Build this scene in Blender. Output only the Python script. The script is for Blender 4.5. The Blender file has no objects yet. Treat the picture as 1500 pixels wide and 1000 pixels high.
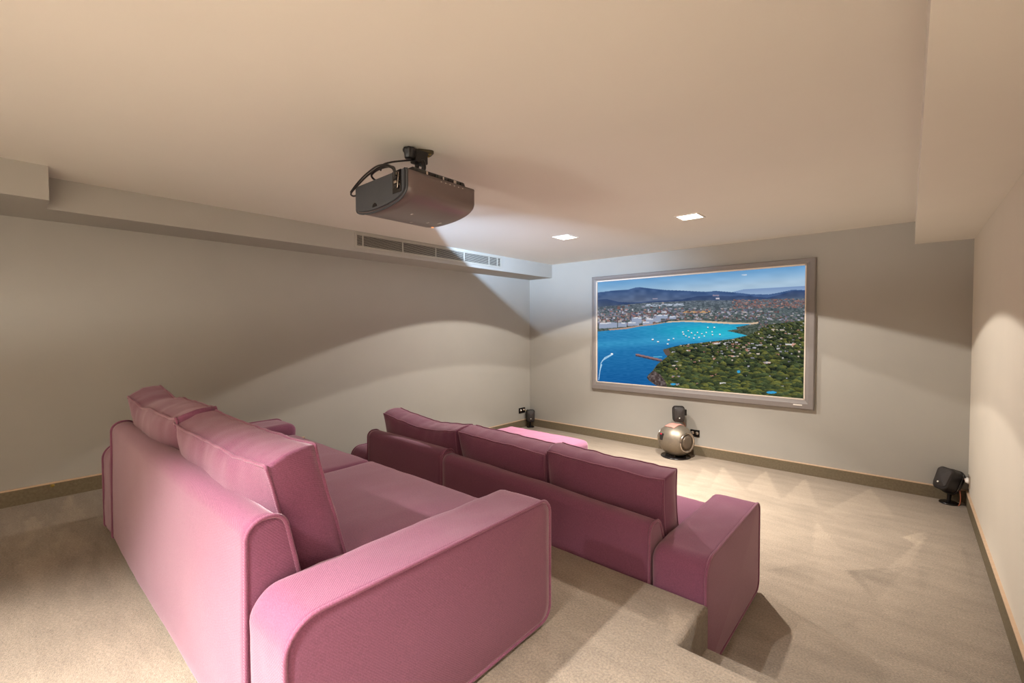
import bpy, bmesh, math, random
import numpy as np
from mathutils import Vector, Matrix, noise

random.seed(7)
rng = np.random.default_rng(7)
scene = bpy.context.scene
C = scene.collection

# ------------------------------------------------------------------ camera
CAM = Vector((4.0776, -5.0, 1.392))
pitch, yaw, roll = -0.0290, 0.7236, -0.0037
fwd = Vector((-math.sin(yaw) * math.cos(pitch), math.cos(yaw) * math.cos(pitch), math.sin(pitch)))
r0 = Vector((math.cos(yaw), math.sin(yaw), 0))
u0 = r0.cross(fwd)
right = r0 * math.cos(roll) + u0 * math.sin(roll)
up = -r0 * math.sin(roll) + u0 * math.cos(roll)
cam_data = bpy.data.cameras.new('camera')
cam_data.sensor_width = 36.0
cam_data.lens = 658.58 * 36.0 / 1500.0
cam_data.clip_start = 0.02
cam = bpy.data.objects.new('camera', cam_data)
C.objects.link(cam)
m = Matrix((right, up, -fwd)).transposed().to_4x4()
m.translation = CAM
cam.matrix_world = m
scene.camera = cam

# ------------------------------------------------------------------ exposure, world, lamps
scene.view_settings.view_transform = 'Standard'
scene.view_settings.look = 'None'
scene.view_settings.gamma = 1.0
scene.view_settings.use_curve_mapping = False
scene.view_settings.exposure = 0.16
scene.cycles.max_bounces = 12
scene.cycles.diffuse_bounces = 8
scene.cycles.sample_clamp_indirect = 6.0

world = bpy.data.worlds.new('world')
scene.world = world
world.use_nodes = True
world.node_tree.nodes['Background'].inputs[0].default_value = (0.8, 0.78, 0.75, 1)
world.node_tree.nodes['Background'].inputs[1].default_value = 0.02

W, H = 4.4445, 2.26          # room width, ceiling height
BACK = -7.4                  # rear wall
PZ = 0.323                   # height of the seating platform
SOFZ = 2.08                  # underside of the ceiling boxes
LAMPS = [(1.61, -1.43), (2.78, -1.43)]


def spot(name, loc, power, half_deg, color, blend=0.04, radius=0.03, aim=(0, 0, -1), edge=None):
    d = bpy.data.lights.new(name, 'SPOT')
    d.energy = power
    d.spot_size = math.radians(half_deg * 2)
    d.spot_blend = blend
    d.shadow_soft_size = radius
    d.color = color
    if edge is not None:
        # reflector lamp: brightest on its axis, weaker towards the rim of the beam
        d.use_nodes = True
        t = d.node_tree
        e = t.nodes['Emission']
        g = t.nodes.new('ShaderNodeNewGeometry')
        dt = t.nodes.new('ShaderNodeVectorMath')
        dt.operation = 'DOT_PRODUCT'
        t.links.new(g.outputs['Incoming'], dt.inputs[0])
        dt.inputs[1].default_value = Vector(aim).normalized()
        mr = t.nodes.new('ShaderNodeMapRange')
        mr.inputs['From Min'].default_value = edge[0]
        mr.inputs['From Max'].default_value = 1.0
        mr.inputs['To Min'].default_value = edge[1]
        mr.inputs['To Max'].default_value = 1.0
        t.links.new(dt.outputs['Value'], mr.inputs['Value'])
        t.links.new(mr.outputs[0], e.inputs['Strength'])
    o = bpy.data.objects.new(name, d)
    o.location = loc
    o.rotation_euler = Vector(aim).to_track_quat('-Z', 'Y').to_euler()
    C.objects.link(o)
    return o


def area(name, loc, power, sx, sy, color, aim, spread=180):
    d = bpy.data.lights.new(name, 'AREA')
    d.shape = 'RECTANGLE'
    d.size, d.size_y = sx, sy
    d.energy = power
    d.color = color
    d.spread = math.radians(spread)
    o = bpy.data.objects.new(name, d)
    o.location = loc
    o.rotation_euler = Vector(aim).to_track_quat('-Z', 'Y').to_euler()
    C.objects.link(o)
    return o


WARM = (1.0, 0.93, 0.85)
for x, y in LAMPS:
    spot('downlight_beam', (x, y, 2.2), 540, 66.3, WARM, 0.03, 0.025, edge=(0.75, 0.17))
for x, pw, ax_ in ((2.64, 770, 0.31), (3.44, 600, 0.24)):
    spot('rear_downlight_beam', (x, -5.8, 2.2), pw, 60, (1.0, 0.95, 0.89), 0.34, 0.03, aim=(ax_, -0.02, -1), edge=(0.5, 0.10))
# asymmetric ceiling washer standing well behind the camera
pd_ = bpy.data.lights.new('rear_ceiling_washer', 'POINT')
pd_.energy = 2.8
pd_.color = (1.0, 0.94, 0.85)
pd_.shadow_soft_size = 0.22
po = bpy.data.objects.new('rear_ceiling_washer', pd_)
po.location = (1.9, -6.9, 1.0)
C.objects.link(po)
pd_.use_nodes = True
t_ = pd_.node_tree
g_ = t_.nodes.new('ShaderNodeNewGeometry')
sx_ = t_.nodes.new('ShaderNodeSeparateXYZ')
t_.links.new(g_.outputs['Incoming'], sx_.inputs[0])
mx_ = t_.nodes.new('ShaderNodeMath'); mx_.operation = 'MAXIMUM'; mx_.inputs[1].default_value = 0.1
t_.links.new(sx_.outputs['Z'], mx_.inputs[0])
pw_ = t_.nodes.new('ShaderNodeMath'); pw_.operation = 'POWER'; pw_.inputs[1].default_value = -3.2
t_.links.new(mx_.outputs[0], pw_.inputs[0])
mr_ = t_.nodes.new('ShaderNodeMapRange'); mr_.interpolation_type = 'SMOOTHSTEP'
mr_.inputs['From Min'].default_value = 0.09
mr_.inputs['From Max'].default_value = 0.27
t_.links.new(sx_.outputs['Z'], mr_.inputs['Value'])
ml_ = t_.nodes.new('ShaderNodeMath'); ml_.operation = 'MULTIPLY'
t_.links.new(pw_.outputs[0], ml_.inputs[0])
t_.links.new(mr_.outputs[0], ml_.inputs[1])
ab_ = t_.nodes.new('ShaderNodeMath'); ab_.operation = 'ABSOLUTE'
t_.links.new(sx_.outputs['X'], ab_.inputs[0])
my_ = t_.nodes.new('ShaderNodeMath'); my_.operation = 'MAXIMUM'; my_.inputs[1].default_value = 0.05
t_.links.new(sx_.outputs['Y'], my_.inputs[0])
dv_ = t_.nodes.new('ShaderNodeMath'); dv_.operation = 'DIVIDE'
t_.links.new(ab_.outputs[0], dv_.inputs[0])
t_.links.new(my_.outputs[0], dv_.inputs[1])
m3_ = t_.nodes.new('ShaderNodeMapRange'); m3_.interpolation_type = 'SMOOTHSTEP'
m3_.inputs['From Min'].default_value = 0.22
m3_.inputs['From Max'].default_value = 0.60
m3_.inputs['To Min'].default_value = 1.0
m3_.inputs['To Max'].default_value = 0.28
t_.links.new(dv_.outputs[0], m3_.inputs['Value'])
m4_ = t_.nodes.new('ShaderNodeMath'); m4_.operation = 'MULTIPLY'
t_.links.new(ml_.outputs[0], m4_.inputs[0])
t_.links.new(m3_.outputs[0], m4_.inputs[1])
t_.links.new(m4_.outputs[0], t_.nodes['Emission'].inputs['Strength'])

# stray light leaving the projector's lens towards the front left of the room
LENS = Vector((2.25, -3.42, 2.0))
sp = spot('projector_beam', LENS, 1080, 80, (0.52, 0.72, 1.0), 0.1, 0.012, (-0.45, 0.85, 0.05))
sp.data.use_nodes = True
nt = sp.data.node_tree
em = nt.nodes['Emission']
geo = nt.nodes.new('ShaderNodeNewGeometry')


def half_space(n, soft=0.012):
    n = Vector(n).normalized()
    d = nt.nodes.new('ShaderNodeVectorMath')
    d.operation = 'DOT_PRODUCT'
    nt.links.new(geo.outputs['Incoming'], d.inputs[0])
    d.inputs[1].default_value = n
    r = nt.nodes.new('ShaderNodeMapRange')
    r.inputs['From Min'].default_value = -0.006
    r.inputs['From Max'].default_value = soft
    nt.links.new(d.outputs['Value'], r.inputs['Value'])
    return r.outputs[0]


pa = (Vector((0, -0.97, 2.0)) - LENS).cross(Vector((0.957, 0, 0.839)) - LENS)
if pa.z < 0:
    pa = -pa
pb = (Vector((1.91, -2.465, 2.26)) - LENS).cross(Vector((2.62, -0.035, 2.26)) - LENS)
if pb.x > 0:
    pb = -pb
mul = nt.nodes.new('ShaderNodeMath')
mul.operation = 'MULTIPLY'
nt.links.new(half_space(pa), mul.inputs[0])
nt.links.new(half_space(pb, 0.30), mul.inputs[1])
mul2 = nt.nodes.new('ShaderNodeMath')
mul2.operation = 'MULTIPLY'
nt.links.new(mul.outputs[0], mul2.inputs[0])
nt.links.new(half_space((-3.34, 0.42, 0.0), 0.25), mul2.inputs[1])
sz = nt.nodes.new('ShaderNodeSeparateXYZ')
nt.links.new(geo.outputs['Incoming'], sz.inputs[0])
rz_ = nt.nodes.new('ShaderNodeMapRange')
rz_.inputs['From Min'].default_value = -0.20
rz_.inputs['From Max'].default_value = 0.08
nt.links.new(sz.outputs['Z'], rz_.inputs['Value'])
mul3 = nt.nodes.new('ShaderNodeMath')
mul3.operation = 'MULTIPLY'
nt.links.new(mul2.outputs[0], mul3.inputs[0])
nt.links.new(rz_.outputs[0], mul3.inputs[1])
rt_ = nt.nodes.new('ShaderNodeMapRange')
rt_.inputs['From Min'].default_value = 0.10
rt_.inputs['From Max'].default_value = 0.24
rt_.inputs['To Min'].default_value = 1.0
rt_.inputs['To Max'].default_value = 0.10
nt.links.new(sz.outputs['Z'], rt_.inputs['Value'])
mul4 = nt.nodes.new('ShaderNodeMath')
mul4.operation = 'MULTIPLY'
nt.links.new(mul3.outputs[0], mul4.inputs[0])
nt.links.new(rt_.outputs[0], mul4.inputs[1])
nt.links.new(mul4.outputs[0], em.inputs['Strength'])


# ------------------------------------------------------------------ materials
def lin(c):
    return tuple(((v / 255) / 12.92 if v / 255 <= 0.04045 else ((v / 255 + 0.055) / 1.055) ** 2.4) for v in c)


def mat(name, rgb, rough=0.6, metal=0.0, spec=0.3, noise_amt=0.0, noise_scale=30.0, bump=0.0, bump_scale=80.0, sheen=0.0, coat=0.0):
    m_ = bpy.data.materials.new(name)
    m_.use_nodes = True
    t = m_.node_tree
    b = t.nodes['Principled BSDF']
    b.inputs['Base Color'].default_value = (*rgb, 1)
    b.inputs['Roughness'].default_value = rough
    b.inputs['Metallic'].default_value = metal
    b.inputs['Specular IOR Level'].default_value = spec
    if sheen:
        b.inputs['Sheen Weight'].default_value = sheen
    if coat:
        b.inputs['Coat Weight'].default_value = coat
    tc = t.nodes.new('ShaderNodeTexCoord')
    n = t.nodes.new('ShaderNodeTexNoise')
    n.inputs['Scale'].default_value = noise_scale
    n.inputs['Detail'].default_value = 4
    t.links.new(tc.outputs['Object'], n.inputs['Vector'])
    ramp = t.nodes.new('ShaderNodeMapRange')
    ramp.inputs['From Min'].default_value = 0.3
    ramp.inputs['From Max'].default_value = 0.7
    ramp.inputs['To Min'].default_value = 1 - noise_amt
    ramp.inputs['To Max'].default_value = 1 + noise_amt
    t.links.new(n.outputs['Fac'], ramp.inputs['Value'])
    mx = t.nodes.new('ShaderNodeVectorMath')
    mx.operation = 'SCALE'
    mx.inputs[0].default_value = rgb
    t.links.new(ramp.outputs[0], mx.inputs['Scale'])
    t.links.new(mx.outputs['Vector'], b.inputs['Base Color'])
    if bump:
        n2 = t.nodes.new('ShaderNodeTexNoise')
        n2.inputs['Scale'].default_value = bump_scale
        n2.inputs['Detail'].default_value = 3
        t.links.new(tc.outputs['Object'], n2.inputs['Vector'])
        bp = t.nodes.new('ShaderNodeBump')
        bp.inputs['Strength'].default_value = bump
        bp.inputs['Distance'].default_value = 0.004
        t.links.new(n2.outputs['Fac'], bp.inputs['Height'])
        t.links.new(bp.outputs['Normal'], b.inputs['Normal'])
    return m_


def emit(name, rgb, strength):
    m_ = bpy.data.materials.new(name)
    m_.use_nodes = True
    t = m_.node_tree
    t.nodes.clear()
    e = t.nodes.new('ShaderNodeEmission')
    e.inputs[0].default_value = (*rgb, 1)
    e.inputs[1].default_value = strength
    o = t.nodes.new('ShaderNodeOutputMaterial')
    t.links.new(e.outputs[0], o.inputs[0])
    return m_


def fabric(name, rgb):
    m_ = mat(name, rgb, rough=0.95, spec=0.1, noise_amt=0.19, noise_scale=300, sheen=0.5)
    t = m_.node_tree
    b = t.nodes['Principled BSDF']
    b.inputs['Sheen Roughness'].default_value = 0.45
    b.inputs['Sheen Tint'].default_value = (1.0, 0.80, 0.86, 1)
    tc = t.nodes['Texture Coordinate']
    wv = t.nodes.new('ShaderNodeTexWave')
    wv.wave_type = 'BANDS'
    wv.bands_direction = 'DIAGONAL'
    wv.inputs['Scale'].default_value = 85
    wv.inputs['Distortion'].default_value = 1.2
    wv.inputs['Detail'].default_value = 1.0
    wv.inputs['Detail Scale'].default_value = 2.0
    t.links.new(tc.outputs['Object'], wv.inputs['Vector'])
    nz = t.nodes.new('ShaderNodeTexNoise')
    nz.inputs['Scale'].default_value = 420
    t.links.new(tc.outputs['Object'], nz.inputs['Vector'])
    ad = t.nodes.new('ShaderNodeMath')
    ad.operation = 'ADD'
    t.links.new(wv.outputs['Fac'], ad.inputs[0])
    t.links.new(nz.outputs['Fac'], ad.inputs[1])
    bp = t.nodes.new('ShaderNodeBump')
    bp.inputs['Strength'].default_value = 0.3
    bp.inputs['Distance'].default_value = 0.0015
    t.links.new(ad.outputs[0], bp.inputs['Height'])
    t.links.new(bp.outputs['Normal'], b.inputs['Normal'])
    return m_


def carpet_mat():
    m_ = mat('carpet', lin((147, 133, 117)), rough=1.0, spec=0.05, noise_amt=0.24, noise_scale=130, bump=1.0, bump_scale=260, sheen=0.25)
    t = m_.node_tree
    b = t.nodes['Principled BSDF']
    mx = [n for n in t.nodes if n.type == 'VECT_MATH'][0]
    tc = t.nodes['Texture Coordinate']
    at = t.nodes.new('ShaderNodeAttribute')
    at.attribute_name = 'nap'
    # long brushed streaks
    mp = t.nodes.new('ShaderNodeMapping')
    mp.inputs['Scale'].default_value = (2.2, 7.0, 2.0)
    mp.inputs['Rotation'].default_value = (0, 0, 0.35)
    t.links.new(tc.outputs['Object'], mp.inputs['Vector'])
    n = t.nodes.new('ShaderNodeTexNoise')
    n.inputs['Scale'].default_value = 1.6
    n.inputs['Detail'].default_value = 6
    n.inputs['Roughness'].default_value = 0.65
    t.links.new(mp.outputs[0], n.inputs['Vector'])
    r = t.nodes.new('ShaderNodeMapRange')
    r.inputs['From Min'].default_value = 0.3
    r.inputs['From Max'].default_value = 0.7
    r.inputs['To Min'].default_value = 0.84
    r.inputs['To Max'].default_value = 1.14
    t.links.new(n.outputs['Fac'], r.inputs['Value'])
    a2 = t.nodes.new('ShaderNodeMath')
    a2.operation = 'ADD'
    t.links.new(r.outputs[0], a2.inputs[0])
    t.links.new(at.outputs['Fac'], a2.inputs[1])
    sc = t.nodes.new('ShaderNodeVectorMath')
    sc.operation = 'SCALE'
    t.links.new(mx.outputs['Vector'], sc.inputs[0])
    t.links.new(a2.outputs[0], sc.inputs['Scale'])
    t.links.new(sc.outputs['Vector'], b.inputs['Base Color'])
    return m_


M = {}
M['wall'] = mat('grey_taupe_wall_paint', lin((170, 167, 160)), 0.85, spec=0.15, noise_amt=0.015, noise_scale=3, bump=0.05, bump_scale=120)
M['wall_lit'] = mat('wall_paint_lit_tone', lin((220, 212, 198)), 0.85, spec=0.15, noise_amt=0.015, noise_scale=3, bump=0.05, bump_scale=120)  # stronger light on the right wall, put into a paler base colour
M['ceiling'] = mat('ceiling_paint', lin((226, 222, 213)), 0.9, spec=0.1, noise_amt=0.012, noise_scale=2, bump=0.03, bump_scale=120)
M['carpet'] = carpet_mat()
M['skirt'] = mat('carpet_skirting', lin((118, 107, 88)), 1.0, spec=0.05, noise_amt=0.14, noise_scale=70, bump=0.5, bump_scale=260)
M['skirt_cap'] = mat('skirting_edge', lin((206, 178, 150)), 0.6, noise_amt=0.05)
M['fabric'] = fabric('mauve_twill', lin((124, 75, 98)))
M['piping'] = fabric('mauve_piping', lin((130, 78, 101)))
M['frame'] = mat('screen_frame_paint', lin((132, 126, 123)), 0.45, spec=0.4, noise_amt=0.02)
M['frame_lip'] = mat('screen_frame_lip', lin((226, 214, 200)), 0.4)
M['black'] = mat('black_plastic', lin((34, 30, 30)), 0.38, spec=0.5, noise_amt=0.05)
M['mesh'] = mat('black_speaker_grille', lin((52, 46, 44)), 0.5, spec=0.5, noise_amt=0.35, noise_scale=500, bump=0.5, bump_scale=700)
M['rim'] = mat('gloss_black', lin((18, 15, 16)), 0.25, spec=0.5)
M['steel'] = mat('brushed_silver_shell', lin((140, 130, 116)), 0.46, metal=0.7, noise_amt=0.05, noise_scale=60)
M['chrome'] = mat('polished_steel', lin((196, 186, 176)), 0.2, metal=1.0)
M['cone'] = mat('driver_cone', lin((112, 100, 88)), 0.4, metal=0.4)
M['copper'] = mat('copper_wire', lin((178, 106, 80)), 0.4, metal=0.3)
M['pink_cloth'] = mat('pink_felt_pad', lin((190, 138, 126)), 0.8)
M['white'] = mat('white_enamel', lin((238, 234, 226)), 0.4)
M['slot'] = mat('dark_void', lin((30, 26, 24)), 0.9)
M['grille'] = mat('vent_paint', lin((168, 164, 154)), 0.5, noise_amt=0.02)
M['proj'] = mat('projector_shell', lin((98, 84, 82)), 0.31, spec=0.5, coat=0.15, noise_amt=0.04, noise_scale=8)
M['proj_back'] = mat('projector_rear_panel', lin((66, 68, 72)), 0.5, noise_amt=0.03)
M['bronze'] = mat('bronze_bracket', lin((92, 82, 66)), 0.4, metal=0.6)
M['glass'] = mat('lens_glass', lin((20, 22, 34)), 0.05, spec=0.8)
M['label'] = mat('pale_print', lin((186, 176, 170)), 0.6)
M['brass'] = mat('brass', lin((168, 144, 76)), 0.35, metal=0.8)
M['lamp'] = emit('lamp_glow', (1.0, 0.93, 0.82), 6.0)
M['red'] = emit('red_standby', (1.0, 0.05, 0.09), 0.9)
M['orange'] = emit('orange_standby', (1.0, 0.38, 0.15), 1.2)


# ------------------------------------------------------------------ helpers
def link(name, mesh, mt=None, parent=None, smooth=True):
    o = bpy.data.objects.new(name, mesh)
    C.objects.link(o)
    if mt is not None:
        for k in (mt if isinstance(mt, (list, tuple)) else [mt]):
            mesh.materials.append(k)
    if smooth:
        mesh.polygons.foreach_set('use_smooth', [True] * len(mesh.polygons))
    if parent is not None:
        o.parent = parent
    return o


def pyobj(name, verts, faces, mt, parent=None, smooth=True):
    me = bpy.data.meshes.new(name)
    me.from_pydata([tuple(v) for v in verts], [], faces)
    me.validate()
    bm = bmesh.new()
    bm.from_mesh(me)
    bmesh.ops.remove_doubles(bm, verts=bm.verts, dist=1e-5)
    bmesh.ops.recalc_face_normals(bm, faces=bm.faces)
    bm.to_mesh(me)
    bm.free()
    return link(name, me, mt, parent, smooth)


def bmobj(name, bm, mt, parent=None, smooth=False):
    bmesh.ops.recalc_face_normals(bm, faces=bm.faces)
    me = bpy.data.meshes.new(name)
    bm.to_mesh(me)
    bm.free()
    return link(name, me, mt, parent, smooth)


def box(bm, x0, x1, y0, y1, z0, z1, bev=0.0, seg=2):
    vs = [bm.verts.new(p) for p in ((x0, y0, z0), (x1, y0, z0), (x1, y1, z0), (x0, y1, z0),
                                    (x0, y0, z1), (x1, y0, z1), (x1, y1, z1), (x0, y1, z1))]
    fs = [bm.faces.new([vs[i] for i in f]) for f in
          ((3, 2, 1, 0), (4, 5, 6, 7), (0, 1, 5, 4), (1, 2, 6, 5), (2, 3, 7, 6), (3, 0, 4, 7))]
    if bev:
        es = list({e for f in fs for e in f.edges})
        bmesh.ops.bevel(bm, geom=es, offset=bev, segments=seg, profile=0.5, affect='EDGES')
    return vs


def boxobj(name, ext, mt, parent=None, bev=0.0):
    bm = bmesh.new()
    box(bm, *ext, bev=bev)
    return bmobj(name, bm, mt, parent)


def tube_geo(path, r, closed=False, n=8):
    P = [Vector(p) for p in path]
    L = len(P)
    verts, faces = [], []
    prev = None
    for i in range(L):
        if closed:
            t = P[(i + 1) % L] - P[i - 1]
        else:
            t = P[min(i + 1, L - 1)] - P[max(i - 1, 0)]
        t.normalize()
        if prev is None:
            a = Vector((0, 0, 1)) if abs(t.z) < 0.9 else Vector((1, 0, 0))
            s = t.cross(a).normalized()
        else:
            s = (prev - t * prev.dot(t)).normalized()
        prev = s
        q = t.cross(s)
        rr = r[i] if isinstance(r, (list, tuple)) else r
        for k in range(n):
            a = 2 * math.pi * k / n
            verts.append(P[i] + s * (rr * math.cos(a)) + q * (rr * math.sin(a)))
    for i in range(L if closed else L - 1):
        j = (i + 1) % L
        for k in range(n):
            faces.append((i * n + k, i * n + (k + 1) % n, j * n + (k + 1) % n, j * n + k))
    if not closed:
        faces.append(tuple(range(n))[::-1])
        faces.append(tuple((L - 1) * n + k for k in range(n)))
    return verts, faces


def tube(name, path, r, mt, parent=None, closed=False, n=8):
    v, f = tube_geo(path, r, closed, n)
    return pyobj(name, v, f, mt, parent)


def smooth_path(pts, n=8):
    P = [Vector(p) for p in pts]
    out = []
    for i in range(len(P) - 1):
        p0, p1, p2, p3 = P[max(i - 1, 0)], P[i], P[i + 1], P[min(i + 2, len(P) - 1)]
        for k in range(n):
            t = k / n
            out.append(0.5 * ((2 * p1) + (p2 - p0) * t + (2 * p0 - 5 * p1 + 4 * p2 - p3) * t * t + (3 * p1 - p0 - 3 * p2 + p3) * t ** 3))
    out.append(P[-1])
    return out


def lathe(name, prof, mt, parent=None, n=40, axis='Z'):
    verts, faces = [], []
    for (r, z) in prof:
        for k in range(n):
            a = 2 * math.pi * k / n
            p = (r * math.cos(a), r * math.sin(a), z)
            verts.append(p if axis == 'Z' else ((z, p[0], p[1]) if axis == 'X' else (p[0], z, p[1])))
    for i in range(len(prof) - 1):
        for k in range(n):
            faces.append((i * n + k, i * n + (k + 1) % n, (i + 1) * n + (k + 1) % n, (i + 1) * n + k))
    faces.append(tuple(range(n)))
    faces.append(tuple((len(prof) - 1) * n + k for k in range(n)))
    return pyobj(name, verts, faces, mt, parent)


def empty(name, loc, label, cat, rot=(0, 0, 0), group=None):
    o = bpy.data.objects.new(name, None)
    o.empty_display_size = 0.1
    o.location = loc
    o.rotation_euler = rot
    C.objects.link(o)
    tag(o, label, cat, group)
    return o


def tag(o, label, cat, group=None):
    o['label'] = label
    o['category'] = cat
    if group:
        o['group'] = group
    return o


def struct(o):
    o['kind'] = 'structure'
    return o


def nz(p, s, seed=0.0):
    return noise.noise(Vector((p[0] * s + seed * 3.1, p[1] * s + seed * 7.7, p[2] * s - seed * 5.3)))


def round_poly(pts, n=6):
    """pts: (a, b, radius) -> closed loop with rounded corners"""
    out = []
    L = len(pts)
    for i in range(L):
        p = Vector(pts[i][:2]); r = pts[i][2]
        a = Vector(pts[i - 1][:2]) - p
        b = Vector(pts[(i + 1) % L][:2]) - p
        if r <= 0:
            out.append(p)
            continue
        a.normalize(); b.normalize()
        ang = a.angle(b)
        d = r / math.tan(ang / 2)
        s, e = p + a * d, p + b * d
        c = p + (a + b).normalized() * (r / math.sin(ang / 2))
        a0 = math.atan2(s.y - c.y, s.x - c.x)
        a1 = math.atan2(e.y - c.y, e.x - c.x)
        da = (a1 - a0 + math.pi) % (2 * math.pi) - math.pi
        for k in range(n + 1):
            t = a0 + da * k / n
            out.append(Vector((c.x + r * math.cos(t), c.y + r * math.sin(t))))
    return out


def resample(loop, step):
    out = []
    for i in range(len(loop)):
        a, b = loop[i], loop[(i + 1) % len(loop)]
        k = max(1, int(math.ceil((b - a).length / step)))
        for j in range(k):
            out.append(a.lerp(b, j / k))
    return out


def offset_loop(loop, d):
    L = len(loop)
    area2 = sum(loop[i].x * loop[(i + 1) % L].y - loop[(i + 1) % L].x * loop[i].y for i in range(L))
    sg = 1 if area2 > 0 else -1
    out = []
    for i in range(L):
        t = (loop[(i + 1) % L] - loop[i - 1]).normalized()
        n = Vector((t.y, -t.x)) * sg
        out.append(loop[i] - n * d)
    return out


def extrude(name, loop, x0, x1, rin0, rin1, mt, parent, axis='X', puff0=0.0, puff1=0.0, amp=0.003, scale=7.0, seed=1,
            nmid=12, warp=None, pipe=(), pipe_r=0.006, swell=0.0):
    """profile loop swept along an axis with rounded ends (radius rin0/rin1) and puffed caps"""
    secs = []
    for r, x, sgn in ((rin0, x0, 1), (rin1, x1, -1)):
        part = []
        if r > 0.001:
            for k in range(5):
                t = math.pi / 2 * k / 4
                part.append((x + sgn * r * (1 - math.sin(t)), r * (1 - math.cos(t))))
            part = [(x + sgn * r * (1 - math.sin(math.pi / 2 * k / 4)), r * (1 - math.cos(math.pi / 2 * k / 4))) for k in range(5)]
            # k=0 innermost(no inset) -> k=4 at the end plane (full inset)
            if sgn == 1:
                part = part[::-1]
        else:
            part = [(x, 0.0)]
        secs.append(part)
    a, b = secs[0][-1][0], secs[1][0][0]
    mids = [(a + (b - a) * k / (nmid + 1), 0.0) for k in range(1, nmid + 1)]
    allsec = secs[0] + mids + secs[1]
    cen = sum(loop, Vector((0, 0))) / len(loop)

    def place(p2, x):
        if axis == 'X':
            v = Vector((x, p2.x, p2.y))
        elif axis == 'Y':
            v = Vector((p2.x, x, p2.y))
        else:
            v = Vector((p2.x, p2.y, x))
        return warp(v) if warp else v
    verts, faces = [], []
    L = len(loop)
    rings = []

    def add_ring(lp, x, k_amp=1.0):
        base = len(verts)
        t = (x - x0) / (x1 - x0)
        s = swell * 4 * t * (1 - t)
        l2 = offset_loop(lp, -s) if swell else lp
        off = offset_loop(l2, -1.0)
        for i in range(L):
            d = (off[i] - l2[i])
            v = place(l2[i], x)
            w = amp * k_amp * (nz(v, scale, seed) + 0.4 * nz(v, scale * 2.7, seed + 3))
            verts.append(place(l2[i] + d * w, x))
        rings.append(base)
    # start cap rings (from centre outwards)
    first = offset_loop(loop, allsec[0][1]) if allsec[0][1] else loop
    last = offset_loop(loop, allsec[-1][1]) if allsec[-1][1] else loop
    for f in (0.02, 0.3, 0.6, 0.82, 0.94):
        add_ring([cen.lerp(p, f) for p in first], x0 - puff0 * (1 - f * f), 0)
    for x, ins in allsec:
        add_ring(offset_loop(loop, ins) if ins else loop, x)
    for f in (0.94, 0.82, 0.6, 0.3, 0.02):
        add_ring([cen.lerp(p, f) for p in last], x1 + puff1 * (1 - f * f), 0)
    for i in range(len(rings) - 1):
        A, B = rings[i], rings[i + 1]
        for k in range(L):
            k2 = (k + 1) % L
            faces.append((A + k, A + k2, B + k2, B + k))
    faces.append(tuple(rings[0] + k for k in range(L)))
    faces.append(tuple(rings[-1] + k for k in range(L)))
    o = pyobj(name, verts, faces, mt, parent)
    for x in pipe:
        lp = offset_loop(loop, -0.001)
        tube('piping', [place(p, x) for p in lp], pipe_r, M['piping'], o, closed=True, n=6)
    return o


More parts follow.
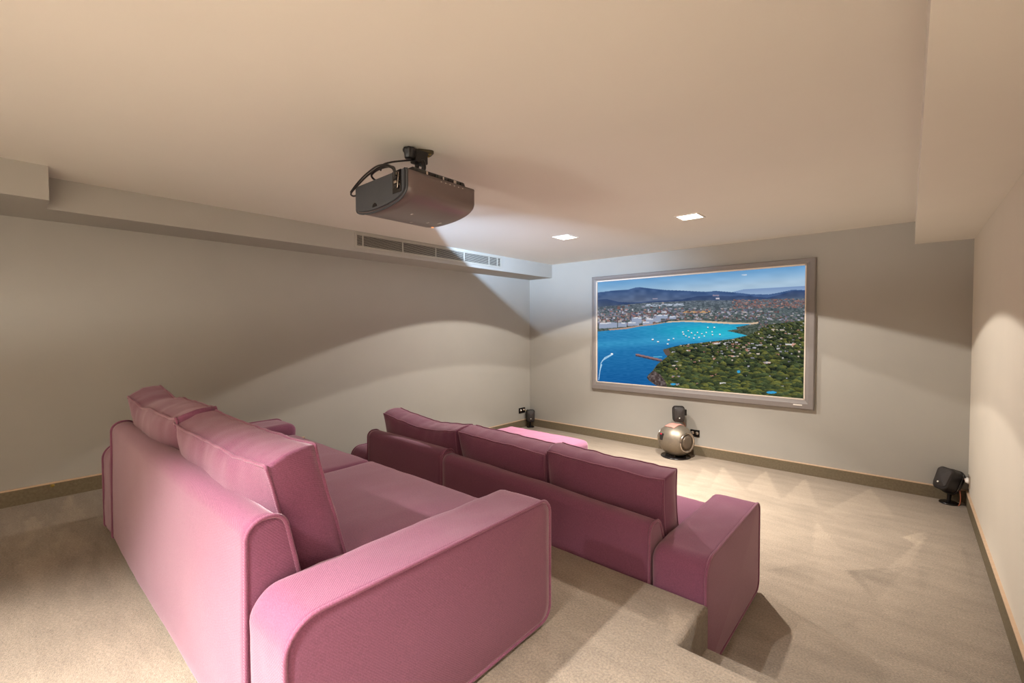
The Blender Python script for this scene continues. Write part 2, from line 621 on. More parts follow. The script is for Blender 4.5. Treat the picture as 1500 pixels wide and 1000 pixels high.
def cushion(name, w, h, t, loc, lean, parent, seed, puff=0.048, box_b=0.014, dent=None, amp=0.010, rotz=0.0, roll_=0.0, pipes=True):
    """boxed back cushion: two puffed panels joined by a strip, piping on both seams"""
    nx, nzv, nb = 44, 22, 6
    us = [math.sin(math.pi / 2 * (2 * i / nx - 1)) * 0.5 + 0.5 * (2 * i / nx - 1) for i in range(nx + 1)]
    vs = [math.sin(math.pi / 2 * (2 * i / nzv - 1)) * 0.5 + 0.5 * (2 * i / nzv - 1) for i in range(nzv + 1)]

    def outline(u, v):
        x = w / 2 * u * (1 - 0.022 * (1 - v * v))
        z = h / 2 * v * (1 - 0.05 * (1 - u ** 4))
        return x, z

    def fin(p, k=1.0):
        x, y, z = p
        sd = seed
        # gathers running away from the seams
        ev = max(0.0, abs(2 * z / h) - 0.35) / 0.65
        eu = max(0.0, abs(2 * x / w) - 0.6) / 0.4
        g = nz((x * 1.0, 0, z * 0.25), 16, sd) * ev + nz((0, x * 0.3, z), 13, sd + 4) * eu
        lo = nz((x, 0, z), 4.0, sd + 9)
        y2 = y + (1 if y > 0 else -1) * (amp * g + 0.010 * lo) * k
        z2 = z + (0.008 * nz((x, y, 0), 7.0, sd + 2) + 0.005 * nz((x, y, 0), 19.0, sd + 6)) * (0.5 + z / h)
        if dent:
            z2 += dent(x / (w / 2), y / (t / 2)) * (0.5 + z / h)
        return Vector((x, y2, z2))
    verts, faces = [], []
    idx = {}
    for s in (-1, 1):
        for i, u in enumerate(us):
            for j, v in enumerate(vs):
                x, z = outline(u, v)
                f = (1 - u ** 4) * (1 - abs(v) ** 3)
                y = s * (t / 2 + puff * math.sqrt(max(f, 0)) * 0.5 + puff * 0.5 * f)
                idx[(s, i, j)] = len(verts)
                verts.append(fin((x, y, z), 0.0 if False else (1.0 if f > 0 else 0.3)))
        for i in range(nx):
            for j in range(nzv):
                faces.append((idx[(s, i, j)], idx[(s, i + 1, j)], idx[(s, i + 1, j + 1)], idx[(s, i, j + 1)]))
    border = [(i, 0) for i in range(nx)] + [(nx, j) for j in range(nzv)] + [(i, nzv) for i in range(nx, 0, -1)] + [(0, j) for j in range(nzv, 0, -1)]
    rows = []
    L = len(border)
    for k in range(nb + 1):
        a = k / nb
        if k in (0, nb):
            s = -1 if k == 0 else 1
            rows.append([idx[(s, i, j)] for i, j in border])
            continue
        row = []
        for n_, (i, j) in enumerate(border):
            A, B = verts[idx[(-1, i, j)]], verts[idx[(1, i, j)]]
            p = A.lerp(B, a)
            u, v = us[i], vs[j]
            d = Vector((math.copysign(abs(u) ** 8, u), 0, math.copysign(abs(v) ** 8, v)))
            bl = box_b * (1 - (2 * a - 1) ** 2)
            wr = 0.006 * nz((p.x, p.y * 3, p.z), 11, seed + 12) * (1 - (2 * a - 1) ** 2)
            row.append(len(verts))
            verts.append(p + d * (bl + wr))
        rows.append(row)
    for k in range(nb):
        for n_ in range(L):
            m2 = (n_ + 1) % L
            faces.append((rows[k][n_], rows[k][m2], rows[k + 1][m2], rows[k + 1][n_]))
    o = pyobj(name, verts, faces, M['fabric'], parent)
    o.location = loc
    o.rotation_euler = (lean, roll_, rotz)
    if pipes:
        for s in (-1, 1):
            path = [verts[idx[(s, i, j)]] + Vector((0, s * 0.001, 0)) for i, j in border]
            tube('piping', path, 0.0052, M['piping'], o, closed=True, n=6)
    return o


def soft_seat(name, x0, x1, y0, y1, z0, z1, r, parent, seed, crown=0.012, amp=0.004):
    c = Vector(((x0 + x1) / 2, (y0 + y1) / 2, (z0 + z1) / 2))
    hs = ((x1 - x0) / 2, (y1 - y0) / 2, (z1 - z0) / 2)

    def samples(h, step):
        n = max(2, int((2 * h - 2 * r) / step))
        o = [r * q for q in (0.3, 0.65, 1.0)]
        return [-(h - r) - q for q in o[::-1]] + list(np.linspace(-(h - r), h - r, n + 1)) + [h - r + q for q in o]
    S = [samples(hs[0], 0.03), samples(hs[1], 0.03), samples(hs[2], 0.04)]
    verts, faces = [], []

    def pt(p):
        q = Vector([min(max(p[k], -(hs[k] - r)), hs[k] - r) for k in range(3)])
        d = Vector(p) - q
        v = q + d.normalized() * r + c if d.length > 1e-9 else Vector(p) + c
        u, w = (v.x - c.x) / hs[0], (v.y - c.y) / hs[1]
        k = max(0.0, (v.z - z0) / (z1 - z0))
        lift = crown * max(0, 1 - u ** 4) * max(0, 1 - w ** 4) + amp * nz(v, 5, seed) + 0.6 * amp * nz((v.x * 2.5, v.y * 0.8, 0), 9, seed + 1)
        side = 0.003 * nz(v, 9, seed + 2)
        return v + Vector((side, side, lift * k))
    for ax in range(3):
        A, B = [k for k in range(3) if k != ax]
        for sg in (-1, 1):
            base = len(verts)
            for a_ in S[A]:
                for b_ in S[B]:
                    p = [0, 0, 0]
                    p[ax], p[A], p[B] = sg * hs[ax], a_, b_
                    verts.append(pt(p))
            nb = len(S[B])
            for i in range(len(S[A]) - 1):
                for j in range(nb - 1):
                    faces.append((base + i * nb + j, base + (i + 1) * nb + j, base + (i + 1) * nb + j + 1, base + i * nb + j + 1))
    return pyobj(name, verts, faces, M['fabric'], parent)


# ------------------------------------------------------------------ the room
def slab(name, ext, mt):
    return struct(boxobj(name, ext, mt))


T = 0.12
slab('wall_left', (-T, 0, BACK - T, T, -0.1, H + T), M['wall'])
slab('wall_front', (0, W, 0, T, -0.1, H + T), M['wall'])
slab('wall_right', (W, W + T, BACK - T, T, -0.1, H + T), M['wall_lit'])
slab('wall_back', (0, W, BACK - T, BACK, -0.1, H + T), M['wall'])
slab('ceiling', (0, W, BACK, 0, H, H + T), M['ceiling'])

# boxed-in ducts under the ceiling
SX, BX, SR = 0.395, 0.647, W - 0.344
slab('ceiling_box_left', (0, SX, -4.82, 0, SOFZ, H), M['wall'])
slab('ceiling_box_rear_left', (0, BX, BACK, -4.82, SOFZ, H), M['wall'])
slab('ceiling_box_right', (SR, W, BACK, 0, SOFZ - 0.006, H), M['ceiling'])

# ---- carpet, with the marks a vacuum cleaner left in the pile
rm = Matrix((right, up, -fwd)).transposed()


def on_floor(px, py, z):
    d = fwd + right * ((px - 750) / 658.58) - up * ((py - 500) / 658.58)
    t = (z - CAM.z) / d.z
    p = CAM + d * t
    return (p.x, p.y)


NAP0 = [  # (triangle in metres via its position in the room, strength)
    ([(1030, 685), (1062, 705), (1012, 712)], .10), ([(1058, 683), (1092, 718), (1040, 716)], .14),
    ([(1122, 688), (1144, 732), (1092, 716)], .16), ([(1180, 700), (1198, 742), (1142, 734)], .14),
    ([(1275, 715), (1310, 756), (1206, 750)], .12), ([(1195, 762), (1240, 815), (1190, 812)], .09),
    ([(1360, 780), (1330, 835), (1290, 840)], .13), ([(1322, 786), (1356, 778), (1345, 800)], .22),
    ([(1240, 835), (1330, 830), (1282, 880)], -.14), ([(1345, 830), (1366, 830), (1345, 900)], -.06),
    ([(1255, 835), (1330, 890), (1310, 918)], .06), ([(1410, 800), (1430, 825), (1425, 870)], -.07),
    ([(1120, 835), (1200, 820), (1190, 860)], -.08), ([(1230, 915), (1255, 905), (1260, 930)], -.08),
    ([(1100, 760), (1120, 800), (1080, 800)], .05),
]
NAP1 = [
    ([(42, 752), (76, 777), (32, 805)], .18), ([(100, 724), (128, 757), (78, 775)], .15),
    ([(-10, 735), (40, 750), (30, 812)], .08), ([(0, 800), (45, 850), (-20, 900)], -.07),
    ([(90, 770), (140, 800), (70, 830)], .10), ([(140, 790), (170, 880), (110, 895)], -.09),
    ([(985, 897), (1018, 910), (975, 940)], .14), ([(60, 930), (190, 870), (120, 905)], -.10),
    ([(825, 955), (850, 970), (810, 985)], -.10), ([(940, 895), (985, 897), (975, 940)], -.05),
    ([(20, 830), (75, 800), (60, 880)], .08),
]


def nap_at(x, y, tris):
    v = np.zeros_like(x)
    for tri, s in tris:
        (ax, ay), (bx, by), (cx, cy) = tri
        den = (by - cy) * (ax - cx) + (cx - bx) * (ay - cy)
        if abs(den) < 1e-9:
            continue
        l1 = ((by - cy) * (x - cx) + (cx - bx) * (y - cy)) / den
        l2 = ((cy - ay) * (x - cx) + (ax - cx) * (y - cy)) / den
        l3 = 1 - l1 - l2
        ins = (l1 > 0) & (l2 > 0) & (l3 > 0)
        v += np.where(ins, 2.2 * s * (0.35 + 0.65 * l1), 0)
    return v


def grid_carpet(name, xs, ys, z, tris, keep=None, extra=None):
    nxn, nyn = len(xs), len(ys)
    X, Y = np.meshgrid(xs, ys, indexing='ij')
    verts = [(float(a), float(b), z) for a, b in zip(X.ravel(), Y.ravel())]
    nap = list(nap_at(X.ravel(), Y.ravel(), tris))
    faces = []
    for i in range(nxn - 1):
        for j in range(nyn - 1):
            if keep and not keep((xs[i] + xs[i + 1]) / 2, (ys[j] + ys[j + 1]) / 2):
                continue
            faces.append((i * nyn + j, (i + 1) * nyn + j, (i + 1) * nyn + j + 1, i * nyn + j + 1))
    if extra:
        b = len(verts)
        verts += extra[0]
        faces += [tuple(k + b for k in f) for f in extra[1]]
        nap += [0.0] * len(extra[0])
    me = bpy.data.meshes.new(name)
    me.from_pydata(verts, [], faces)
    at = me.attributes.new('nap', 'FLOAT', 'POINT')
    at.data.foreach_set('value', [float(v) for v in nap])
    o = link(name, me, M['carpet'])
    return struct(o)


t0_ = [([on_floor(px, py, 0) for px, py in tri], s) for tri, s in NAP0]
t1_ = [([on_floor(px, py, PZ) for px, py in tri], s) for tri, s in NAP1]
EX, EY, NY, NR = 3.512, -3.222, -3.507, 0.022     # platform corner, notch depth, nosing radius


def nosing(path, z, zb):
    """rounded carpet edge and riser along a path of (x, y, (ox, oy)) with outward offsets"""
    vs, fs = [], []
    prof = [(NR * math.sin(math.pi / 2 * k / 5) - NR, z - NR * (1 - math.cos(math.pi / 2 * k / 5))) for k in range(6)] + [(0.0, zb)]
    for (x, y, (ox, oy)) in path:
        for d, zz in prof:
            vs.append((x + ox * d, y + oy * d, zz))
    n = len(prof)
    for i in range(len(path) - 1):
        for k in range(n - 1):
            fs.append((i * n + k, (i + 1) * n + k, (i + 1) * n + k + 1, i * n + k + 1))
    return vs, fs


grid_carpet('floor', list(np.linspace(0, W, 300)), list(np.linspace(EY - 0.02, 0, 220)), 0.0, t0_)
xs = list(np.linspace(0, EX - NR, 200)) + list(np.linspace(EX - NR, W, 40))[1:]
ys = list(np.linspace(BACK, NY - NR, 180)) + list(np.linspace(NY - NR, EY - NR, 24))[1:]
grid_carpet('floor_platform', xs, ys, PZ, t1_, keep=lambda x, y: not (x > EX - NR and y > NY - NR),
            extra=nosing([(0, EY, (0, 1)), (EX, EY, (1, 1)), (EX, NY, (1, 1)), (W, NY, (0, 1))], PZ, 0.0))
xs = list(np.linspace(EX - 0.001, W, 50))
ys = list(np.linspace(NY - 0.002, EY - NR, 16))
grid_carpet('floor_step', xs, ys, 0.16, [], extra=nosing([(EX, EY, (0, 1)), (W, EY, (0, 1))], 0.16, 0.0))


def baseboard(name, ext, axis):
    bm = bmesh.new()
    x0, x1, y0, y1, z0, z1 = ext
    box(bm, x0, x1, y0, y1, z0, z1 - 0.008)
    o = bmobj(name, bm, M['skirt'])
    boxobj('edge_strip', (x0, x1, y0, y1, z1 - 0.008, z1), M['skirt_cap'], o)
    return struct(o)


baseboard('baseboard_front', (0, W, -0.014, 0, 0, 0.107), 'x')
baseboard('baseboard_left', (0, 0.014, EY, -0.014, 0, 0.107), 'y')
baseboard('baseboard_rear_left', (0, 0.014, BACK, EY, PZ, PZ + 0.102), 'y')
baseboard('baseboard_right', (W - 0.014, W, EY, -0.014, 0, 0.107), 'y')
baseboard('baseboard_rear_right', (W - 0.014, W, BACK, NY, PZ, PZ + 0.102), 'y')


# ------------------------------------------------------------------ sofas
def arm_loop(depth, h, z0=0.015, rt=0.075, rb=0.05):
    return resample(round_poly([(0.0, z0, 0.012), (depth, z0, 0.05), (depth, h, rb), (0.0, h, rt)], 8), 0.035)


def back_loop(top, y_back=0.0, thick=0.10, foot=0.25, z0=0.02):
    return resample(round_poly([(y_back, z0, 0.01), (foot, z0, 0.01), (foot, 0.24, 0.02), (thick, top, 0.040), (y_back + 0.008, top, 0.045)], 8), 0.035)


def rear_sofa():
    s = empty('sofa', (1.985, -4.645, PZ), 'mauve fabric three-seat sofa with two back cushions standing on the carpeted platform', 'sofa', (0, 0, math.radians(0.8)))
    fb = M['fabric']
    extrude('back_frame', back_loop(0.602, thick=0.095, foot=0.17), -0.905, 0.905, 0.0, 0.0, fb, s, puff0=0.006, puff1=0.006, amp=0.004, scale=3, seed=2, nmid=40, pipe=(-0.905, 0.905), swell=0.006)
    extrude('arm', arm_loop(0.93, 0.452), 0.907, 1.135, 0.04, 0.0, fb, s, puff1=0.012, amp=0.005, seed=3, nmid=10, pipe=(1.135,))
    extrude('arm', arm_loop(0.93, 0.452), -1.135, -0.907, 0.0, 0.04, fb, s, puff0=0.012, amp=0.005, seed=4, nmid=10, pipe=(-1.135,))
    boxobj('base', (-0.905, 0.905, 0.22, 0.895, 0.03, 0.235), fb, s, bev=0.02)
    soft_seat('seat_cushion', -0.902, -0.003, 0.23, 0.915, 0.222, 0.382, 0.03, s, 5)
    soft_seat('seat_cushion', 0.003, 0.902, 0.23, 0.915, 0.222, 0.382, 0.03, s, 6)
    cushion('back_cushion', 0.90, 0.40, 0.135, (-0.465, 0.195, 0.545), math.radians(14.5), s, 11,
            dent=lambda u, v: 0.02 * (u < -0.5) * (-u - 0.5) - 0.022 * math.exp(-((u + 0.45) / 0.25) ** 2))
    cushion('back_cushion', 0.885, 0.40, 0.135, (0.400, 0.195, 0.530), math.radians(14.5), s, 23)
    return s


def front_sofa():
    s = empty('sectional_sofa', (2.155, -3.212, 0), 'long mauve corner sofa with chaise and three back cushions backed against the platform edge', 'sofa')
    fb = M['fabric']
    extrude('back_frame', back_loop(0.625), -1.112, -0.258, 0.0, 0.0, fb, s, puff0=0.005, puff1=0.004, amp=0.004, scale=3, seed=12, nmid=24, pipe=(-1.112, -0.258), swell=0.004)

    def drop(v):
        k = (v.x + 0.25) / 1.365
        return Vector((v.x, v.y, v.z * (1 - 0.085 * k)))
    extrude('back_frame', back_loop(0.605), -0.250, 1.112, 0.0, 0.0, fb, s, puff0=0.004, puff1=0.006, amp=0.004, scale=3, seed=13, nmid=36, pipe=(-0.250, 1.112), swell=0.005, warp=drop)
    extrude('arm', arm_loop(0.83, 0.478), 1.115, 1.345, 0.04, 0.0, fb, s, puff1=0.012, amp=0.006, seed=14, nmid=10, pipe=(1.345,))
    extrude('arm', arm_loop(0.83, 0.465), -1.345, -1.115, 0.0, 0.04, fb, s, puff0=0.012, amp=0.005, seed=15, nmid=10, pipe=(-1.345,))
    boxobj('chaise_base', (-1.110, -0.175, 0.22, 1.56, 0.03, 0.25), fb, s, bev=0.02)
    soft_seat('chaise_cushion', -1.075, -0.150, 0.22, 1.585, 0.238, 0.418, 0.05, s, 16, crown=0.008)
    boxobj('base', (-0.165, 1.112, 0.22, 0.80, 0.03, 0.25), fb, s, bev=0.02)
    soft_seat('seat_cushion', -0.140, 0.485, 0.22, 0.83, 0.238, 0.408, 0.03, s, 17)
    soft_seat('seat_cushion', 0.490, 1.110, 0.22, 0.83, 0.238, 0.408, 0.03, s, 18)
    cushion('back_cushion', 0.82, 0.34, 0.15, (-0.675, 0.235, 0.575), math.radians(9), s, 31,
            dent=lambda u, v: 0.035 * max(0, -u - 0.55) - 0.028 * math.exp(-((u - 0.15) / 0.6) ** 2))
    cushion('back_cushion', 0.69, 0.33, 0.15, (0.095, 0.25, 0.570), math.radians(8), s, 37, dent=lambda u, v: -0.018 * (u > 0.1) * u)
    cushion('back_cushion', 0.655, 0.32, 0.145, (0.775, 0.262, 0.562), math.radians(6), s, 43, dent=lambda u, v: -0.01 * u)
    return s


rear_sofa()
front_sofa()


# ------------------------------------------------------------------ projection screen
def paint_view(nx=560, ny=330):
    """flat landscape picture (bay, town, pine headland) as per-vertex colours"""
    s, t = np.meshgrid(np.linspace(0, 1, nx), np.linspace(0, 1, ny), indexing='ij')
    # bilinear frame of the picture's own drawing coordinates
    TL, TR, BR, BL = (93, 208), (1336, 115), (1312, 903), (93, 800)
    src = [(0, 0), (1, 0), (1, 1), (0, 1)]
    A, B = [], []
    for (u, v), (x, y) in zip(src, (TL, TR, BR, BL)):
        A.append([u, v, 1, 0, 0, 0, -x * u, -x * v]); B.append(x)
        A.append([0, 0, 0, u, v, 1, -y * u, -y * v]); B.append(y)
    h = np.linalg.solve(np.array(A, float), np.array(B, float))
    w = h[6] * s + h[7] * t + 1
    X = (h[0] * s + h[1] * t + h[2]) / w
    Y = (h[3] * s + h[4] * t + h[5]) / w
    rg = np.random.default_rng(3)

    def lerp(a, b, k):
        k = np.clip(k, 0, 1)[..., None]
        return np.array(a, float) * (1 - k) + np.array(b, float) * k

    def ridge(pts):
        p = np.array(pts, float)
        return np.interp(X, p[:, 0], p[:, 1])

    def vnoise(fx, fy, seed):
        g = np.random.default_rng(seed).random((80, 80))
        a, b = (X * fx) % 79, (Y * fy) % 79
        i, j = a.astype(int), b.astype(int)
        fa, fb_ = a - i, b - j
        fa, fb_ = fa * fa * (3 - 2 * fa), fb_ * fb_ * (3 - 2 * fb_)
        i1, j1 = (i + 1) % 80, (j + 1) % 80
        return (g[i, j] * (1 - fa) + g[i1, j] * fa) * (1 - fb_) + (g[i, j1] * (1 - fa) + g[i1, j1] * fa) * fb_

    def inside(poly):
        p = np.array(poly, float)
        r = np.zeros(X.shape, bool)
        j = len(p) - 1
        for i in range(len(p)):
            c = ((p[i, 1] > Y) != (p[j, 1] > Y)) & (X < (p[j, 0] - p[i, 0]) * (Y - p[i, 1]) / (p[j, 1] - p[i, 1] + 1e-9) + p[i, 0])
            r ^= c
            j = i
        return r

    skyline = 208 - (X - 93) * 0.075
    col = lerp((98, 154, 204), (166, 192, 214), (Y - skyline) / 95)
    # wisps of haze
    hz = vnoise(0.012, 0.05, 5)
    col = col + (hz[..., None] - 0.5) * 10
    r2 = ridge([(860, 285), (960, 262), (1100, 255), (1200, 250), (1340, 243)])
    k = (Y > r2)
    col[k] = lerp((122, 148, 188), (142, 166, 198), (Y - r2) / 30)[k]
    r1 = ridge([(90, 275), (200, 262), (280, 258), (320, 247), (345, 244), (420, 253), (500, 262), (600, 266), (700, 272), (750, 274), (800, 269), (880, 276), (960, 284), (1000, 290), (1110, 292), (1180, 280), (1250, 265), (1333, 268)])
    k = (Y > r1)
    tex = vnoise(0.03, 0.06, 8)
    col[k] = (lerp((62, 88, 132), (92, 106, 134), (Y - r1) / 70) + (tex[..., None] - 0.5) * 22)[k]
    r1b = ridge([(90, 318), (150, 313), (220, 330), (300, 336), (600, 318), (690, 300), (760, 296), (900, 300), (1000, 300), (1100, 312), (1180, 292), (1250, 272), (1340, 275)])
    k = (Y > r1b) & (Y > r1)
    col[k] = (lerp((56, 74, 112), (80, 92, 112), (Y - r1b) / 50) + (tex[..., None] - 0.5) * 18)[k]
    # plain with the far town
    pl = ridge([(90, 362), (220, 350), (400, 335), (700, 325), (900, 325), (1100, 318), (1340, 316)])
    k = Y > pl
    tx = vnoise(0.08, 0.18, 9)
    tb = vnoise(0.2, 0.45, 10)
    col[k] = (lerp((92, 102, 114), (72, 82, 70), (Y - pl) / 190) + (tx[..., None] - 0.5) * 44 + (tb[..., None] - 0.5) * 40)[k]

    def quad(x, y, a, b, c, slope=0.0):
        k = (np.abs(X - x) < a) & (np.abs(Y - y - slope * (X - x)) < b)
        col[k] = c

    pal = [(226, 222, 220), (198, 196, 204), (208, 160, 140), (186, 136, 118), (160, 158, 170), (232, 214, 196)]
    terr = [(176, 130, 120), (158, 116, 112), (190, 150, 140), (148, 122, 126)]
    for _ in range(320):      # terracotta estate under the right-hand hill
        x = rg.uniform(900, 1335); y = rg.uniform(320, 372)
        quad(x, y, rg.uniform(3, 7), rg.uniform(1.5, 3), np.array(terr[rg.integers(4)]) * rg.uniform(0.65, 0.95))
    for _ in range(46):
        x = rg.uniform(390, 610); y = 351 + rg.normal(0, 4)
        quad(x, y, rg.uniform(4, 14), rg.uniform(1.0, 2.2), (176, 186, 202))
    quad(680, 392, 85, 6, (190, 150, 108))
    for _ in range(420):      # town along the beach and inland
        x = rg.uniform(500, 1330); y = rg.uniform(370, 440) + (x > 1050) * rg.uniform(0, 90)
        quad(x, y, rg.uniform(3, 9), rg.uniform(2, 4), np.array(pal[rg.integers(6)]) * rg.uniform(0.45, 0.8) + np.array((0, 3, 14)))
    for _ in range(420):      # white town above the left shore
        x = rg.uniform(95, 520)
        y = np.interp(x, [93, 200, 350, 520], [425, 415, 420, 415]) + rg.normal(0, 26)
        if y > np.interp(x, [93, 180, 270, 350, 430, 500], [495, 490, 480, 465, 458, 446]):
            continue
        quad(x, y, rg.uniform(3, 9), rg.uniform(2.5, 6), np.array(pal[rg.integers(6)]) * rg.uniform(0.45, 0.85) + np.array((0, 3, 14)))
    for x, y, a, b in ((160, 470, 54, 15), (245, 466, 26, 13), (330, 440, 30, 17), (310, 462, 34, 10), (430, 440, 44, 10), (480, 420, 34, 11), (545, 425, 20, 9), (395, 458, 30, 9)):
        quad(x, y, a, b, (150, 160, 182), -0.05)
        for q in range(3):
            quad(x + rg.uniform(-a, a) * 0.7, y - b + rg.uniform(0, 5), a * 0.3, 3, (212, 214, 222), -0.05)
    # sea
    sea = [(80, 507), (180, 498), (270, 491), (350, 476), (430, 468), (500, 455), (600, 450), (700, 453), (800, 459), (900, 465), (1010, 464), (965, 474), (915, 484),
           (925, 494), (880, 500), (862, 504), (920, 516), (985, 532), (940, 545), (900, 550), (820, 560), (760, 568), (700, 576), (640, 580), (590, 586), (540, 600), (492, 610), (488, 622), (500, 640), (512, 652),
           (480, 676), (450, 700), (425, 735), (398, 760), (392, 775), (402, 792), (432, 812), (470, 830), (500, 860), (80, 830)]
    # sand first
    sand = [(500, 455), (520, 447), (640, 442), (760, 446), (900, 455), (1000, 458), (1050, 452), (1045, 462), (1000, 468), (800, 464), (600, 456)]
    k = inside(sand); col[k] = (214, 186, 158)
    rock = [(160, 492), (250, 484), (350, 470), (500, 452), (500, 458), (350, 478), (250, 494), (170, 500)]
    k = inside(rock); col[k] = (176, 148, 132)
    k = inside(sea)
    wv = vnoise(0.05, 0.3, 14)
    depth = np.clip((Y - 455) / 340, 0, 1)
    turq = np.exp(-(((X - 760) / 300) ** 2 + ((Y - 505) / 48) ** 2))
    c1 = lerp((50, 138, 188), (26, 94, 154), depth * 1.05)
    c1 = c1 * (1 - 0.8 * turq[..., None]) + np.array((36, 186, 204)) * (0.8 * turq[..., None])
    band = np.exp(-((Y - 590 + 0.06 * X) / 26) ** 2)[..., None] * np.array((14, 22, 16))
    col[k] = (c1 + band + (wv[..., None] - 0.5) * 14)[k]
    # headland woods: painter's algorithm, far to near
    land = inside([(488, 612), (540, 598), (600, 584), (700, 574), (820, 560), (900, 550), (990, 530), (1100, 470), (1340, 440), (1340, 920), (500, 860), (470, 832), (432, 815), (400, 792), (390, 775), (400, 758), (430, 735), (455, 700), (485, 676), (514, 652), (500, 636)])
    base = lerp((74, 80, 58), (52, 58, 32), (Y - 520) / 250)
    gn = vnoise(0.15, 0.25, 15)
    col[land] = (base + (gn[..., None] - 0.5) * 50)[land]
    cliff = inside([(392, 772), (430, 735), (470, 760), (500, 800), (520, 860), (440, 820), (402, 792)])
    col[cliff] = (np.array((92, 80, 78)) + (vnoise(0.12, 0.12, 16)[..., None] - 0.5) * 70)[cliff]
    cl2 = inside([(486, 612), (520, 610), (530, 640), (512, 650), (498, 640)])
    col[cl2] = (96, 82, 74)

    items = []
    for _ in range(1500):
        x = rg.uniform(400, 1340); y = 540 + 370 * rg.random() ** 0.8
        items.append((y, x, 'tree'))
    for _ in range(430):
        x = rg.uniform(540, 1335); y = rg.uniform(455, 640) + (rg.random() < 0.35) * rg.uniform(0, 240)
        items.append((y, x, 'house'))
    for _ in range(260):
        x = rg.uniform(940, 1335); y = rg.uniform(455, 545)
        items.append((y, x, 'tree'))
    big = [(590, 780, 60, 20), (575, 718, 55, 14), (905, 660, 40, 14), (930, 685, 34, 8), (800, 672, 34, 12), (990, 625, 20, 12), (1075, 592, 60, 10), (1240, 590, 50, 12), (910, 578, 60, 9), (810, 578, 40, 9),
           (870, 820, 55, 14), (1050, 862, 50, 12), (1000, 760, 34, 12), (800, 850, 50, 9), (1130, 640, 60, 6), (1290, 855, 36, 8), (700, 780, 26, 10), (1160, 500, 40, 9), (1180, 440, 40, 9), (1090, 690, 44, 6), (560, 818, 34, 10), (1270, 622, 50, 6)]
    for x, y, a, b in big:
        items.append((y, x, ('big', a, b)))
    items.sort(key=lambda q: q[0])
    lands = land & ~cliff & ~cl2
    for y, x, kd in items:
        sc = 0.35 + 0.65 * np.clip((y - 480) / 380, 0, 1)
        if kd == 'tree':
            rx, ry = rg.uniform(16, 40) * sc, rg.uniform(12, 25) * sc
            i0, i1 = x - rx, x + rx
            kx = (X > i0) & (X < i1) & (Y > y - ry) & (Y < y + ry) & lands
            if not kx.any():
                continue
            dx, dy = (X[kx] - x) / rx, (Y[kx] - y) / ry
            d = dx * dx + dy * dy
            sh = np.clip(0.5 - 0.55 * dy + 0.2 * dx, 0, 1)
            g = [np.array((112, 114, 58)), np.array((84, 96, 60)), np.array((66, 76, 48))][rg.integers(3)]
            c = np.array((18, 24, 26)) * (1 - sh[:, None]) + g * sh[:, None]
            c = c * rg.uniform(0.8, 1.1) + rg.normal(0, 7, (len(sh), 1))
            cur = col[kx]
            cur[d < 1] = c[d < 1]
            col[kx] = cur
        elif kd == 'house':
            a, b = rg.uniform(5, 20) * sc, rg.uniform(3, 7) * sc
            kx = (np.abs(X - x) < a) & (np.abs(Y - y) < b) & lands
            col[kx] = np.array(pal[rg.integers(6)]) * rg.uniform(0.7, 0.98)
        else:
            _, a, b = kd
            for q in range(7):
                xx, yy = x + rg.uniform(-a, a) * 0.7, y + rg.uniform(-b, b) * 0.6
                kx = (np.abs(X - xx) < a * rg.uniform(0.2, 0.45)) & (np.abs(Y - yy) < b * rg.uniform(0.2, 0.5)) & lands
                col[kx] = np.array(pal[rg.integers(6)]) * rg.uniform(0.8, 1.02)
    # pools
    for x, y, a, b in ((545, 815, 16, 6), (1120, 862, 30, 7), (930, 742, 10, 8)):
        kx = ((X - x) / a) ** 2 + ((Y - y) / b) ** 2 < 1
        col[kx] = (60, 158, 206)
    # jetty
    for x, y, c in [(330 + q * 7.5, 641 + q * 1.7 + 0.0 * q, (132 + 26 * rg.random(), 112, 112)) for q in range(20)]:
        quad(x, y, 7, 4.5, c)
        quad(x, y + 7, 7, 3.5, (70, 62, 72))
    quad(455, 655, 26, 2, (96, 190, 220))
    # motor boat and wake
    for a, b in (((104, 790), (118, 690)), ((118, 690), (140, 660)), ((140, 660), (186, 637)), ((126, 676), (160, 656)), ((160, 656), (188, 640)), ((110, 740), (122, 700))):
        for q in np.linspace(0, 1, 40):
            x, y = a[0] + (b[0] - a[0]) * q, a[1] + (b[1] - a[1]) * q
            kx = (np.abs(X - x) < 1.8) & (np.abs(Y - y) < 1.8)
            col[kx] = (176, 214, 238)
    quad(183, 637, 6, 3.5, (250, 250, 250))
    # moored boats
    for x, y in ((425, 553), (457, 567), (514, 579), (520, 555), (548, 548), (636, 503), (655, 515), (608, 522), (622, 533), (690, 513), (676, 528), (668, 545), (716, 520), (742, 512), (752, 484), (776, 508), (790, 484), (778, 526), (700, 541), (822, 524), (730, 533), (640, 540), (604, 510)):
        big_ = x < 530
        quad(x, y, 6 if big_ else 4, 3, (236, 240, 244))
        quad(x, y + 5, 5 if big_ else 3.4, 2, (26, 74, 110))
    quad(968, 176, 15, 3, (196, 208, 222))
    quad(810, 314, 10, 5, (196, 190, 200)); quad(800, 296, 18, 4, (142, 132, 152)); quad(440, 313, 14, 3, (150, 146, 168))
    return nx, ny, np.clip(col, 0, 255) / 255


